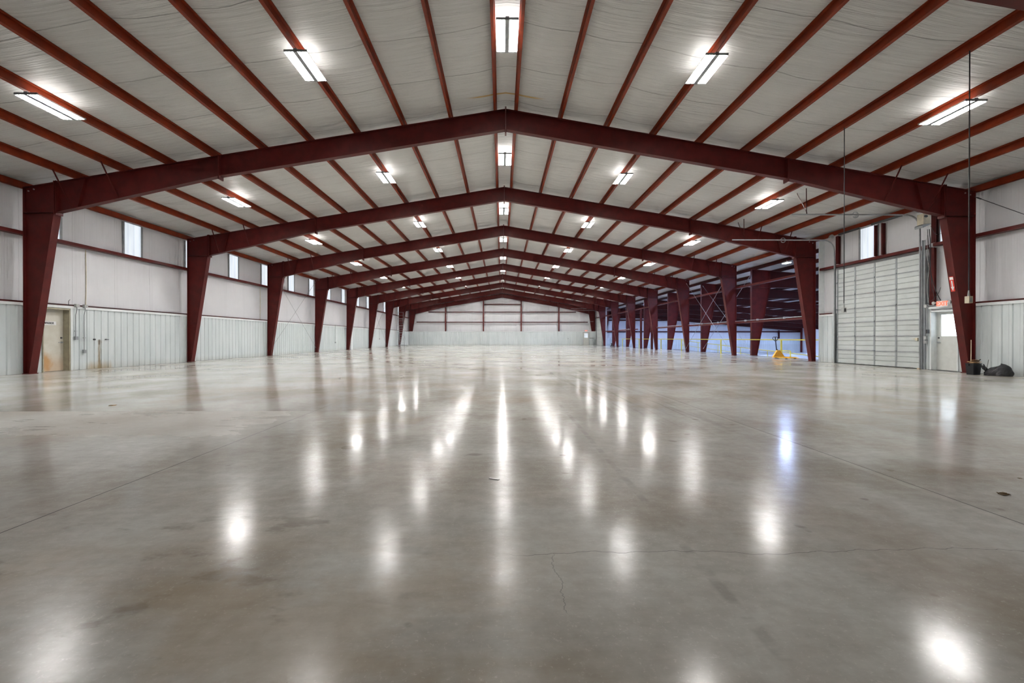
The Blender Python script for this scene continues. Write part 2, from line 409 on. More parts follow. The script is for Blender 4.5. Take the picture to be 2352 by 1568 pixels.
# far wall
FD0, FD1 = 13.42, 14.36
wb = MB(); wb.prism([(-15.7, -.3), (15.7, -.3), (15.7, 6.1), (0, 8.85), (-15.7, 6.1)], 'y', YB, YB + .1)
wb = struct(tag(wb.build('wall_back', BACKM), 'white insulated far end wall above ribbed lower panels', 'wall'))
ribbed(-15.40, FD0 - .05, .005, WT - .085, YC, 1, 'x').build('wainscot', PANELM, wb)
ribbed(FD1 + .05, 15.40, .005, WT - .085, YC, 1, 'x').build('wainscot', PANELM, wb)
MB().box(-15.40, 15.40, YC - .035, YC + .042, WT - .088, WT).build('cap_trim', TRIMW, wb)
wf = MB(); wf.prism([(-15.7, -.3), (15.7, -.3), (15.7, 6.1), (0, 8.85), (-15.7, 6.1)], 'y', YN - .15, YN)
struct(tag(wf.build('wall_front', BACKM), 'white near end wall behind the camera', 'wall'))

# window strips
lw = [4.9, 8.5, 12.17, 15.83, 19.45, 23.1, 26.7, 30.2, 33.95, 37.5, 41.2, 45.0, 49.6, 53.2, 57.0, 60.8, 65.2, 69.0, 72.6]
wn = 0
def light_panel(side, yc, label):
    global wn; wn += 1
    p = MB(); p.box(side * (XW - .025), side * (XW - .003), yc - .43, yc + .43, 4.60, 5.93)
    p = struct(tag(p.build('window_%d' % wn, DAY), label, 'window'))
    f = MB()
    for s in (-1, 1): f.box(side * (XW - .05), side * (XW - .002), yc + s * .435, yc + s * .52, 4.60, 5.93)
    f.build('window_frame', GALV, p)
def nb(y):
    k = max(i for i in range(10) if FY[i] <= y + .8) if y > FY[0] - .8 else 0
    return k
cnt = {}
for y in lw:
    k = nb(y); cnt[k] = cnt.get(k, 0) + 1
    light_panel(-1, y, '%s daylit panel high on left wall %s' % (ORD2[cnt[k] - 1], bayname(k)))
for y, lab in ((12.17, 'daylit panel high on right wall in front of the first red frame'), (15.82, 'daylit panel high on right wall just behind the first red column'), (19.48, 'daylit panel high on right wall above the big overhead door')):
    light_panel(1, y, lab)

# ------------------------------------------------------------------ main portal frames
def slab(m, p, q, hw, t, y=0.0, dirn=1):
    """flange: plate along p->q in the xz plane, thickness t to the side dirn, width 2*hw in y"""
    p = Vector((p[0], 0, p[1])); q = Vector((q[0], 0, q[1])); d = (q - p).normalized(); n = Vector((-d.z, 0, d.x)) * t * dirn
    vs = []
    for yy in (-hw, hw):
        o = Vector((0, yy + y, 0)); vs += [p + o, q + o, q + n + o, p + n + o]
    return m.add(vs, [(0,1,2,3),(7,6,5,4),(0,4,5,1),(1,5,6,2),(2,6,7,3),(3,7,4,0)])
def frame_column(s, outer=W, i0=15.20, i1=14.40, zk=5.17):
    m = MB(); zt = roof(outer); zi = roof(i1)
    m.prism([(s*outer, .02), (s*outer, zt), (s*i1, zi), (s*i1, zk), (s*i0, .02)], 'y', -.006, .006)
    slab(m, (s*outer, .02), (s*outer, zt), .10, .014, dirn=s)
    slab(m, (s*i0, .02), (s*i1, zk), .125, .016, dirn=-s)
    slab(m, (s*outer, zt), (s*i1, zi), .10, .014, dirn=-1 if s < 0 else 1)
    m.box(s*i1, s*outer, -.10, .10, zk - .012, zk + .012)
    m.box(s*i1, s*(i1 + .026), -.125, .125, zk - .06, zi + .03)
    m.box(s*(i0 - .03), s*(outer - .001), -.14, .14, 0.001, .022)
    return m
def frame_rafter(s):
    m = MB(); k = 14.37
    pts = [(k, roof(k)), (0.02, HR), (0.02, 7.895), (9.2, 6.355), (k, 5.17)]
    m.prism([(s*a, b) for a, b in pts], 'y', -.005, .005)
    slab(m, (s*k, roof(k)), (s*.02, HR), .10, .014, dirn=1 if s > 0 else -1)
    slab(m, (s*.02, 7.895), (s*9.2, 6.355), .10, .014, dirn=1 if s > 0 else -1)
    slab(m, (s*9.2, 6.355), (s*k, 5.17), .10, .014, dirn=1 if s > 0 else -1)
    m.box(s*k, s*(k - .026), -.125, .125, 5.09, roof(k) + .03)
    m.box(s*9.18, s*9.225, -.125, .125, 6.25, roof(9.2) - .005)
    m.box(s*.002, s*.024, -.125, .125, 7.78, 8.62)
    # stiffener at the haunch
    m.bar((s*13.68, 0, 5.36), (s*13.45, 0, 6.27), .012, .19, up=(0, 1, 0))
    return m
proto = None; frames = []
def flange_brace(x, sy):
    s = 1 if x > 0 else -1
    a = (x, sy * .85, roof(x) + .02)
    if abs(x) > 9.2: zb = 6.355 + (abs(x) + .12 - 9.2) / (14.37 - 9.2) * (5.17 - 6.355)
    else: zb = 7.895 - .1675 * (abs(x) + .12)
    return MB().bar(a, (x + s * .12, sy * .10, zb + .03), .045, .006).bar(a, (x + s * .12, sy * .10, zb + .03), .006, .045)
FL = {0: 'nearest red steel portal frame, only a rafter corner showing at top right',
      1: 'first full red steel portal frame, its columns tallest and widest in view',
      2: 'second full red portal frame, right column beside the overhead door',
      9: 'last red portal frame standing against the white far end wall'}
for k in range(10):
    lab = FL.get(k, '%s full red tapered steel portal frame counting back from the camera' % ORD[k])
    if proto is None:
        proto = thing('steel_portal', lab, 'steel frame', (0, FY[k], 0), group='red portal frames along the hall')
        for s in (-1, 1):
            c = frame_column(s).build('column', RED, proto)
            for (dx, dz) in ((.10, .12), (.27, .09)):
                bm = MB(); bm.cyl((s*(W - dx), -.03, roof(W - dx) - dz), (s*(W - dx), .03, roof(W - dx) - dz), .022, 8); bm.build('bolt', ZINC, c)
            frame_rafter(s).build('rafter', RED, proto)
            for x in (PX[8], PX[9]):
                for sy in (-1, 1): flange_brace(s * x, sy).build('flange_brace', RED, proto)
        frames.append(proto)
    else: frames.append(copy_tree(proto, (0, FY[k], 0), lab))
for o in kids(frames[9]):
    if o.name.startswith('flange_brace') and max(v.co.y for v in o.data.vertices) > .5: bpy.data.objects.remove(o)

# ------------------------------------------------------------------ purlins
def zee(h, fl, t=.008, flip=1):
    """closed Z section (u, v), v up, bottom flange on the +u side"""
    f = flip
    return [(-fl*f, h), (-fl*f, h - .018), (-(fl - t)*f, h - .018), (-(fl - t)*f, h - t), (-t/2*f, h - t), (-t/2*f, t), (-t/2*f, 0), ((fl)*f, 0), (fl*f, .018), ((fl - t)*f, .018), ((fl - t)*f, t), (t/2*f, t), (t/2*f, h), ]
def purlin(x, y0, y1, h, slope, flip, z):
    c, s_ = math.cos(slope), math.sin(slope); m = MB()
    pts = [(u * c - v * s_, u * s_ + v * c) for u, v in zee(h, .07, .008, flip)]
    m.prism(pts, 'y', y0, y1); return m
for side, nm in ((-1, 'left'), (1, 'right')):
    for i, x in enumerate(PX):
        a = math.atan(SL) * (-side)
        lab = 'red roof purlin running the hall, %s line %s of the ridge' % (ORD2[i], nm)
        o = purlin(0, YN, YB - .02, .203, a, side, 0).build('roof_purlin', PURL, None, (side * x, 0, roof(x) + .012))
        tag(o, lab, 'purlin', 'red roof purlins')
    m = MB(); m.prism([(side*(W + .002), 0), (side*(W + .012), 0), (side*(W + .012), .2), (side*(W + .09), .2), (side*(W + .09), .21), (side*(W + .002), .21)], 'y', YN, YB - .02)
    m.prism([(side*(W + .002), 0), (side*(W + .10), 0), (side*(W + .10), .012), (side*(W + .002), .012)], 'y', YN, YB - .02)
    tag(m.build('eave_strut', PURL, None, (0, 0, 5.93)), 'red eave strut along the top of the %s wall' % nm, 'eave strut', 'red roof purlins')

# ------------------------------------------------------------------ girts
def girt(side, a, b, z, name, label, group, mat=RED, x0=None, h=.11):
    x0 = x0 or W + .012
    m = MB(); m.prism([(side*x0, 0), (side*(x0 + .235), .0), (side*(x0 + .235), .012), (side*(x0 + .01), .012), (side*(x0 + .01), h - .010), (side*(x0 + .05), h - .010), (side*(x0 + .05), h), (side*x0, h)], 'y', a, b)
    return tag(m.build(name, mat, None, (0, 0, z)), label, 'girt', group)
for k in range(9):
    a, b = FY[k] + .02, FY[k + 1] - .02
    girt(-1, a, b, 4.46, 'wall_girt', 'red upper girt on the left wall ' + bayname(k), 'upper girts of the left wall')
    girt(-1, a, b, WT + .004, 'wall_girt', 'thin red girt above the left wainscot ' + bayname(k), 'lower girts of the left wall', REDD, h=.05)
girt(1, FY[0] + .02, FY[1] - .02, 4.46, 'wall_girt', 'red upper girt on the right wall nearest the camera', 'upper girts of the right side')
girt(1, FY[0] + .02, FY[1] - .02, WT + .004, 'wall_girt', 'thin red girt above the nearest right wainscot', 'lower girts of the right side', REDD, h=.05)
girt(1, FY[1] + .02, 16.3, 4.46, 'wall_girt', 'short red girt above the exit door', 'upper girts of the right side')
girt(1, 16.45, 22.19, 4.44, 'door_header', 'red header girt across the top of the big overhead door', 'upper girts of the right side')
girt(1, RD1 + .32, 22.19, WT + .004, 'wall_girt', 'short thin red girt above wainscot right of the second column', 'lower girts of the right side', REDD, h=.05)
for k in range(2, 8):
    a, b = FY[k] + .106, FY[k + 1] - .106
    girt(1, a, b, 4.40, 'open_bay_girt', 'upper red girt crossing the open right side ' + bayname(k), 'upper girts of the right side', x0=W - .14)
    if k != 5: girt(1, a, b, 2.12, 'open_bay_girt', 'lower red girt crossing the open right side ' + bayname(k), 'lower girts of the right side', x0=W - .14)
    else: girt(1, 51.42, b, 2.12, 'open_bay_girt', 'short lower red girt beside the framed opening ' + bayname(k), 'lower girts of the right side', x0=W - .14)
girt(1, FY[8] + .02, FY[9] - .02, 4.46, 'wall_girt', 'red upper girt on the right wall at the far end', 'upper girts of the right side')
# end wall posts and girts
EP = [-9.4, -3.13, 3.13, 9.4]
def rbot(x):
    x = abs(x)
    return 7.895 - .1675 * x if x < 9.2 else 6.355 - (x - 9.2) * .2386
for i, x in enumerate(EP):
    m = MB(); zt = rbot(x) - .03; y0 = 75.74
    m.box(x - .1, x + .1, y0, y0 + .014, 0, zt).box(x - .1, x + .1, y0 + .19, y0 + .204, 0, zt).box(x - .006, x + .006, y0 + .01, y0 + .2, 0, zt)
    tag(m.build('end_wall_post', RED), '%s red post from the left on the far end wall' % ORD2[i], 'post', 'end wall posts')
def xat(z): # where the last rafter's underside is at height z
    return min(15.0, 9.2 + (6.355 - z) / .2386) if z < 6.355 else (7.895 - z) / .1675
for z, nm in ((3.74, 'lower'), (5.42, 'middle'), (6.68, 'top')):
    if z < 6: bounds = [-min(14.25, xat(z + .2)) + .05] + EP + [min(14.25, xat(z + .2)) - .05]
    else: bounds = [-3.13, 3.13]
    for i in range(len(bounds) - 1):
        a = bounds[i] + (.12 if abs(bounds[i]) in (3.13, 9.4) else 0); b = bounds[i + 1] - (.12 if abs(bounds[i + 1]) in (3.13, 9.4) else 0)
        m = MB(); m.prism([(75.76, 0), (76.0, 0), (76.0, .012), (75.77, .012), (75.77, .13), (75.80, .13), (75.80, .14), (75.76, .14)], 'x', a, b)
        lab = '%s red girt on far end wall, %s span from the left' % (nm, ORD2[i]) if z < 6 else 'short top red girt between middle posts of far end wall'
        tag(m.build('end_wall_girt', REDD, None, (0, 0, z)), lab, 'girt', 'end wall girts')

# ------------------------------------------------------------------ high-bay lights
def high_bay(label, loc):
    t = thing('high_bay_light', label, 'ceiling light', loc, group='lit fluorescent high-bay lights of the main hall')
    L = .61
    h = MB(); h.box(-.042, .042, -L, L, -.022, .055).box(-.26, .26, -L, -L + .03, -.012, .03).box(-.26, .26, L - .03, L, -.012, .03)
    h.build('housing', GALV, t)
    for s in (-1, 1):
        r = MB()   # reflector of one bank: three troughs
        for q in range(3):
            x = s * (.085 + q * .07)
            r.prism([(x - .034, -.02), (x - .017, .022), (x + .017, .022), (x + .034, -.02), (x + .037, -.02), (x + .019, .026), (x - .019, .026), (x - .037, -.02)], 'y', -L + .031, L - .031)
        r = r.build('reflector', WHITE, t)
        u = MB()
        for q in range(2): u.box(s * (.113 + q * .07), s * (.127 + q * .07), -L + .08, L - .08, .0272, .031)
        u.build('uplight_slot', UPL, r)
        for q in range(3):
            x = s * (.085 + q * .07); b = MB(); b.cyl((x, -L + .04, -.004), (x, L - .04, -.004), .0135, 8); b.build('lamp_tube', TUBE, t)
    # two hanger wires
    w = MB()
    for sy in (-1, 1): w.cyl((0, sy * .45, .05), (0, sy * .45, .09), .004, 6)
    w.build('hanger', ZINC, t)
    return t
lp = None
rows = [(0, 'under the ridge', .1), (-PX[3], 'on the inner left row', 0), (PX[3], 'on the inner right row', 0), (-PX[7], 'on the outer left row', 0), (PX[7], 'on the outer right row', 0)]
for k in range(9):
    yc = (FY[k] + FY[k + 1]) / 2 - .02
    for x, nm, dz in rows:
        z = roof(x) + .012 - .095 if x else roof(.32) - .07
        lab = 'lit high-bay light %s %s' % (nm, bayname(k))
        if lp is None: lp = high_bay(lab, (x, yc, z))
        else: copy_tree(lp, (x, yc, z), lab)

# ------------------------------------------------------------------ annex beyond the open right side
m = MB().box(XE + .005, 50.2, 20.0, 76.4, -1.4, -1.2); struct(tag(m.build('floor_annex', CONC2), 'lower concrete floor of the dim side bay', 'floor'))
AX = [16.75 + 1.6 * i for i in range(21)]
m = drape([15.56] + AX + [50.1], lambda x: aroof(x) + .228, 22.0, 76.3, .6, .03, 2)
struct(tag(m.build('ceiling_annex', CEILM), 'white insulation of the low side bay roof', 'ceiling'))
m = MB().box(XE + .005, 50.2, 76.0, 76.12, -1.3, 6.0)
m.box(XW + .12, XE + .005, 76.0, 76.12, 0, 6.0)
wa = struct(tag(m.build('wall_annex_back', BACKM), 'bluish white far wall of the side bay beyond the columns', 'wall'))
ribbed(XE + .05, 50.0, -1.195, 1.0, 75.75, 1, 'x').build('wainscot', PANELM, wa)
MB().box(XE + .05, 50.0, 75.70, 75.99, 1.0, 1.09).build('cap_trim', TRIMW, wa)
struct(tag(MB().box(50.0, 50.15, 22.0, 76.2, -1.3, 6.0).build('wall_annex_right', WALLM), 'outer side wall of the dim side bay', 'wall'))
m = MB().box(XE + .01, 50.1, 22.0, 22.15, -1.3, 6.0).box(XW + .13, XE + .01, 22.0, 22.15, 0.001, 6.0)
struct(tag(m.build('wall_annex_front', BACKM), 'near wall of the side bay hidden behind the hall wall', 'wall'))
def annex_frame(label, y):
    t = thing('steel_portal', label, 'steel frame', (0, y, 0), group='frames of the side bay')
    m = MB(); o = 16.43; i0, i1, zk = 16.78, 17.64, 4.49
    m.prism([(o, .02), (o, aroof(o)), (i1, aroof(i1)), (i1, zk), (i0, .02)], 'y', -.006, .006)
    slab(m, (o, .02), (o, aroof(o)), .10, .014, dirn=-1)
    slab(m, (i0, .02), (i1, zk), .125, .016, dirn=1)
    slab(m, (o, aroof(o)), (i1, aroof(i1)), .10, .014, dirn=-1)
    m.box(i1 - .02, o, -.10, .10, zk - .012, zk + .012).box(o, i0 + .03, -.14, .14, .001, .022)
    m.box(i1 - .026, i1, -.125, .125, zk - .06, aroof(i1) - .002)
    m.build('column', RED, t)
    m = MB(); k = i1 + .005; e = 49.6; zb = 4.44
    m.prism([(k, aroof(k)), (e, aroof(e)), (e, zb - .083 * (e - 24)), (24, zb), (k, zk)], 'y', -.005, .005)
    slab(m, (k, aroof(k)), (e, aroof(e)), .10, .014, dirn=-1); slab(m, (k, zk), (24, zb), .10, .014, dirn=1); slab(m, (24, zb), (e, zb - .083 * (e - 24)), .10, .014, dirn=1)
    m.box(k, k + .026, -.125, .125, zk - .06, aroof(k) - .002)
    m.build('rafter', REDD, t)
    MB().box(49.62, 49.85, -.1, .1, -1.19, 2.9).build('column', RED, t)
    return t
ap = None
for k in range(2, 10):
    y = FY[k] if k < 9 else 75.4
    lab = 'purple lit side bay frame standing behind the %s hall frame' % ORD[k]
    if ap is None: ap = annex_frame(lab, y + .02)
    else: copy_tree(ap, (0, y, 0), lab)
for i, x in enumerate(AX):
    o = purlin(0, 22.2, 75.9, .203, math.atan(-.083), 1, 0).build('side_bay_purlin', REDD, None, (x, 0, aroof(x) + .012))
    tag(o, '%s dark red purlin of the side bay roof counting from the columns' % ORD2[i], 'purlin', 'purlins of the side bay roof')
for i, x in enumerate((30.9, 38.5, 46.1)):
    m = MB().box(x - .1, x + .1, 75.55, 75.565, 1.1, aroof(x) - .8).box(x - .1, x + .1, 75.70, 75.715, 1.1, aroof(x) - .8).box(x - .006, x + .006, 75.56, 75.71, 1.1, aroof(x) - .8)
    tag(m.build('side_bay_post', REDD), '%s dark post from the left on the side bay far wall' % ORD2[i], 'post', 'posts of the side bay far wall')
for z, nm in ((2.14, 'lower'), (4.05, 'upper')):
    x1 = 49.8 if z < 3 else 29.5
    m = MB(); m.prism([(75.78, 0), (75.98, 0), (75.98, .012), (75.79, .012), (75.79, .2), (75.78, .2)], 'x', 17.0, x1)
    tag(m.build('side_bay_girt', REDD, None, (0, 0, z)), '%s dark girt along the bluish far wall of the side bay' % nm, 'girt', 'girts of the side bay')
# cool LED lamps of the side bay, with added unseen fill rows
def led(label, loc, long=.55, mt=None):
    t = thing('led_light', label, 'lamp', loc, group='cool white lamps of the side bay')
    MB().box(-.12, .12, -long/2, long/2, 0, .07).build('housing', WHITE, t)
    MB().cyl((0, 0, .07), (0, 0, .17), .012, 6).build('hanger', ZINC, t)
    MB().box(-.10, .10, -long/2 + .03, long/2 - .03, -.008, 0).build('led_panel', mt or LED, t)
    return t
l0 = None; l1 = None
for k in range(2, 9):
    yc = (FY[k] + FY[k + 1]) / 2 - .4 - (1.1 if k == 3 else 0)
    lab = 'cool white lamp glowing above the open side ' + bayname(k)
    if l0 is None: l0 = led(lab, (16.15, yc, 5.44))
    else: copy_tree(l0, (16.15, yc, 5.44), lab)
    for x, nm in ((AX[6], 'inner'), (AX[12], 'middle'), (AX[18], 'outer')):  # rows added out of sight behind the rafters to light the far wall
        lab = 'added unseen fill lamp, %s side bay row, %s' % (nm, bayname(k)); at = (x, FY[k] + 1.1, aroof(x) - .17)
        if l1 is None: l1 = led(lab, at, mt=LED_FILL)
        else: copy_tree(l1, at, lab)
# ramp and rails
m = MB(); m.prism([(47.0, 0), (47.0, -1.19), (22.5, -1.19), (22.5, -1.0)], 'x', XE + .01, 18.75)
struct(tag(m.build('trim_1', CONC2), 'concrete ramp sloping down beside the hall floor', 'ramp'))
t = thing('guard_rail', 'yellow guard rail along the edge of the hall floor', 'railing')
for y in (26.7, 34.1, 41.6, 47.0, 54.5, 62.0): MB().box(16.30, 16.37, y - .035, y + .035, 0, 1.03).build('post', YRAIL, t)
MB().box(16.29, 16.38, 22.75, 62.05, 1.03, 1.09).build('top_rail', YRAIL, t)
t = thing('ramp_handrail', 'thin yellow handrail sloping down along the ramp', 'railing')
def rz(y): return -1.0 + (y - 22.5) / 24.5
for y in (46.5, 43.1, 39.1, 35.4, 31.8, 27.5): MB().cyl((18.5, y, rz(y)), (18.5, y, rz(y) + .9), .022, 8).build('post', YRAIL, t)
MB().tube([(18.5, 47.0, .92), (18.5, 23.0, rz(23) + .9)], .026, 8).build('top_rail', YRAIL, t)
MB().tube([(18.5, 47.0, .45), (18.5, 23.0, rz(23) + .45)], .018, 8).build('middle_rail', YRAIL, t)
m = MB(); m.tube([(16.75, 26.5, 0), (16.75, 26.5, .36), (16.75, 26.53, .40), (16.75, 27.55, .40), (16.75, 27.6, .36), (16.75, 27.6, 0)], .03, 8)
tag(m.build('rail_hoop', YRAIL), 'low pale yellow hoop rail right behind the yellow pallet jack', 'railing')
# conduit on the lower open girts
for k in (2, 3, 4, 6):
    t = thing('girt_conduit', 'grey conduit on the lower open girt ' + bayname(k), 'conduit', (W - .165, 0, 2.26), group='conduits on the open girts')
    MB().tube([(0, FY[k] + .25, 0), (0, FY[k+1] - .25, 0)], .016, 8).build('pipe', ZINC, t)
    for f in (.28, .62, .8)[:2 if k > 3 else 3]:
        MB().box(-.05, .02, FY[k] + BAY * f - .07, FY[k] + BAY * f + .07, -.05, .05).build('junction_box', ZINC, t)
# framed opening posts between frames five and six
for i, y in enumerate((47.6, 51.3)):
    m = MB().box(15.48, 15.49, y - .1, y + .1, 0, 4.39).box(15.66, 15.67, y - .1, y + .1, 0, 4.39).box(15.48, 15.67, y - .006, y + .006, 0, 4.39)
    tag(m.build('opening_post', RED), '%s red jamb post of the framed opening past the fifth frame' % ('nearer', 'farther')[i], 'post', 'jamb posts of the framed opening')

# ------------------------------------------------------------------ bracing rods
def rod(p, q, label, r=.010, mat=GALV):
    m = MB().cyl(p, q, r, 6)
    d = (Vector(q) - Vector(p)).normalized()
    for e, s in ((Vector(p), 1), (Vector(q), -1)): m.cyl(e + d * .08 * s, e + d * .24 * s, r * 2, 6)
    tag(m.build('brace_rod', mat), label, 'brace rod', 'diagonal brace rods')
for k in (3, 6):
    a, b = FY[k] + .12, FY[k+1] - .12
    rod((-15.36, a, .35), (-15.36, b, 5.75), 'brace rod rising away on left wall ' + bayname(k))
    rod((-15.32, a, 5.75), (-15.32, b, .35), 'brace rod falling away on left wall ' + bayname(k))
a, b = FY[3] + .12, FY[4] - .12
rod((15.14, b, 5.7), (15.14, a, .25), 'bright rod, lower at near end, in open side ' + bayname(3), .013, ZINC)
rod((15.10, a, 5.7), (15.10, b, .25), 'bright rod, lower at far end, in open side ' + bayname(3), .013, ZINC)
rod((16.50, b, 5.5), (16.50, a, .25), 'side bay rod, lower at near end, ' + bayname(3), .013, ZINC)
rod((16.55, a, 5.5), (16.55, b, .25), 'side bay rod, lower at far end, ' + bayname(3), .013, ZINC)
a, b = FY[6] + .12, FY[7] - .12
rod((16.50, b, 5.4), (16.50, a, .25), 'side bay rod, lower at near end, ' + bayname(6), .013, ZINC)
rod((15.37, FY[1] - .1, 5.78), (15.37, FY[0] + .3, .9), 'dark brace rod sloping down toward camera on the near right wall', .010, DARKM)

# ------------------------------------------------------------------ doors in the walls
d1 = struct(tag(MB().box(-XW + .002, -XW + .045, CD0, CD1 - .012, .012, CDH - .03).build('door_1', CDOOR), 'cream compressor room door with rust stain behind the first left column', 'door'))
f = MB().box(-XW + .002, -XC + .03, CD1 - .01, CD1 + .03, 0, CDH).box(-XW + .002, -XC + .03, CD0 - .04, CD0 - .002, 0, CDH).box(-XW + .002, -XC + .03, CD0 - .04, CD1 + .03, CDH - .03, CDH + .02)
f.build('door_frame', JAMBM, d1)
MB().box(-XC - .01, -XC + .045, CD1 + .03, CD1 + .10, 0, WT - .09).build('jamb_trim', TRIMW, d1)
h = MB(); h.cyl((-XW + .045, CD1 - .09, 1.0), (-XW + .10, CD1 - .09, 1.0), .028).bar((-XW + .09, CD1 - .10, 1.0), (-XW + .09, CD1 - .22, 1.0), .02)
h.build('door_handle', ZINC, d1)
MB().cyl((-XW + .045, CD1 - .09, 1.16), (-XW + .065, CD1 - .09, 1.16), .03).build('deadbolt', DARKM, d1)
t = thing('door_sign', 'white compressor sign with black capitals on the cream door', 'sign', (0, 0, 0))
MB().box(-XW + .047, -XW + .051, 15.50, 16.11, 1.60, 1.73).build('sign_board', WHITE, t)
text_mb('COMPRESSOR', .10, .001, lambda x, y, z: (-XW + .053 + z, 15.80 + x * .72, 1.665 + y), .002).build('lettering', BLACK, t)
# exit door
d2 = MB(); XL = XW - .045
d2.box(XL, XW - .002, ED0, ED1 - .012, .012, 1.22).box(XL, XW - .002, ED0, ED0 + .16, 1.22, EDH - .03).box(XL, XW - .002, ED1 - .17, ED1 - .012, 1.22, EDH - .03).box(XL, XW - .002, ED0 + .16, ED1 - .17, 1.99, EDH - .03)
d2 = struct(tag(d2.build('door_2', DOORM), 'pale exit door with daylit window beside the first right column', 'door'))
MB().box(XL + .015, XW - .01, ED0 + .161, ED1 - .171, 1.221, 1.989).build('door_window', DAY2, d2)
f = MB().box(XW - .002, XC - .03, ED1 - .01, ED1 + .03, 0, EDH).box(XW - .002, XC - .03, ED0 - .04, ED0 - .002, 0, EDH).box(XW - .002, XC - .03, ED0 - .04, ED1 + .03, EDH - .03, EDH + .02)
f.build('door_frame', TRIMW, d2)
h = MB(); h.cyl((XL, ED1 - .09, 1.0), (XL - .055, ED1 - .09, 1.0), .028).bar((XL - .05, ED1 - .08, 1.0), (XL - .05, ED1 - .20, 1.0), .02)
h.build('door_handle', ZINC, d2)
MB().cyl((XL, ED1 - .09, 1.16), (XL - .02, ED1 - .09, 1.16), .03).build('deadbolt', DARKM, d2)
MB().box(XC - .10, XC - .04, ED0 - .2, ED1 + .05, 0.001, .012).build('threshold', DARKM, d2)
# far exit door
d3 = MB(); y0, y1 = YC - .02, YC + .02
d3.box(FD0, FD1, y0, y1, .012, 1.25).box(FD0, FD0 + .16, y0, y1, 1.25, 2.1).box(FD1 - .16, FD1, y0, y1, 1.25, 2.1).box(FD0 + .16, FD1 - .16, y0, y1, 1.98, 2.1)
d3 = struct(tag(d3.build('door_3', DOORM), 'grey exit door with bright window in the far end wall', 'door'))
MB().box(FD0 + .161, FD1 - .161, y0 + .01, y1 - .01, 1.251, 1.979).build('door_window', DAY, d3)
MB().box(FD0 - .045, FD0 - .002, YC - .03, YC + .1, 0, 2.15).box(FD1 + .002, FD1 + .045, YC - .03, YC + .1, 0, 2.15).box(FD0 - .045, FD1 + .045, YC - .03, YC + .1, 2.102, 2.15).build('door_frame', GALV, d3)
MB().cyl((FD1 - .08, y0, 1.0), (FD1 - .08, y0 - .06, 1.0), .03).build('door_handle', ZINC, d3)
# exit signs
def exit_sign(label, fn, sz=(.40, .21)):
    t = thing('exit_sign', label, 'exit sign')
    def B(x0, x1, y0, y1, z0, z1):
        m = MB(); m.box(x0, x1, y0, y1, z0, z1); m.v = [fn(*p) for p in m.v]; return m
    w, h = sz
    B(-w/2, w/2, -h/2, h/2, 0, .045).build('housing', WHITE, t)
    text_mb('EXIT', h * 1.02, .004, lambda x, y, z: fn(x * .98, y, .049 + z), .006).build('lettering', EXITM, t)
    for s in (-1, 1):
        m = MB(); m.cyl((s * (w/2 + .005), .03, .02), (s * (w/2 + .07), .05, .03), .012, 8); m.tube([(s * (w/2 + .10), .05, .0), (s * (w/2 + .095), .045, .05), (s * (w/2 + .09), .04, .09)], [.03, .05, .055], 10)
        m.v = [fn(*p) for p in m.v]; m.build('emergency_head', GREYP, t)
    return t
exit_sign('red lettered exit sign above the right hand exit door', lambda x, y, z: (XC - .045 - z, 15.88 - x, 2.36 + y))
exit_sign('small red exit sign above the far end wall door', lambda x, y, z: (13.9 + x, YC - .04 - z, 2.40 + y))
# arrow sign on the first right column: lies on the sloping inner flange
def on_flange(u, v, w):   # u across (away from camera = -), v up along flange, w off the flange
    dx, dz = (14.40 - 15.20), 5.15; L = math.hypot(dx, dz); ax, az = dx / L, dz / L; nx, nz = -az, ax
    x = 15.20 + ax * v + nx * w; z = .02 + az * v + nz * w
    return (x, FY[1] + u, z)
t = thing('arrow_sign', 'red and white downward arrow sticker on the first right column', 'sign')
m = MB(); m.box(-.07, .07, 2.70, 3.20, .0175, .0185); m.v = [on_flange(a, b, c) for a, b, c in m.v]; m.build('sticker', REDSIGN, t)
m = MB(); m.prism([(-.022, 3.06), (-.022, 2.86), (-.055, 2.86), (0, 2.72), (.055, 2.86), (.022, 2.86), (.022, 3.06)], 'z', .0187, .0195); m.box(-.06, .06, 3.09, 3.18, .0187, .0195)
m.v = [on_flange(a, b, c) for a, b, c in m.v]; m.build('arrow', WHITE, t)

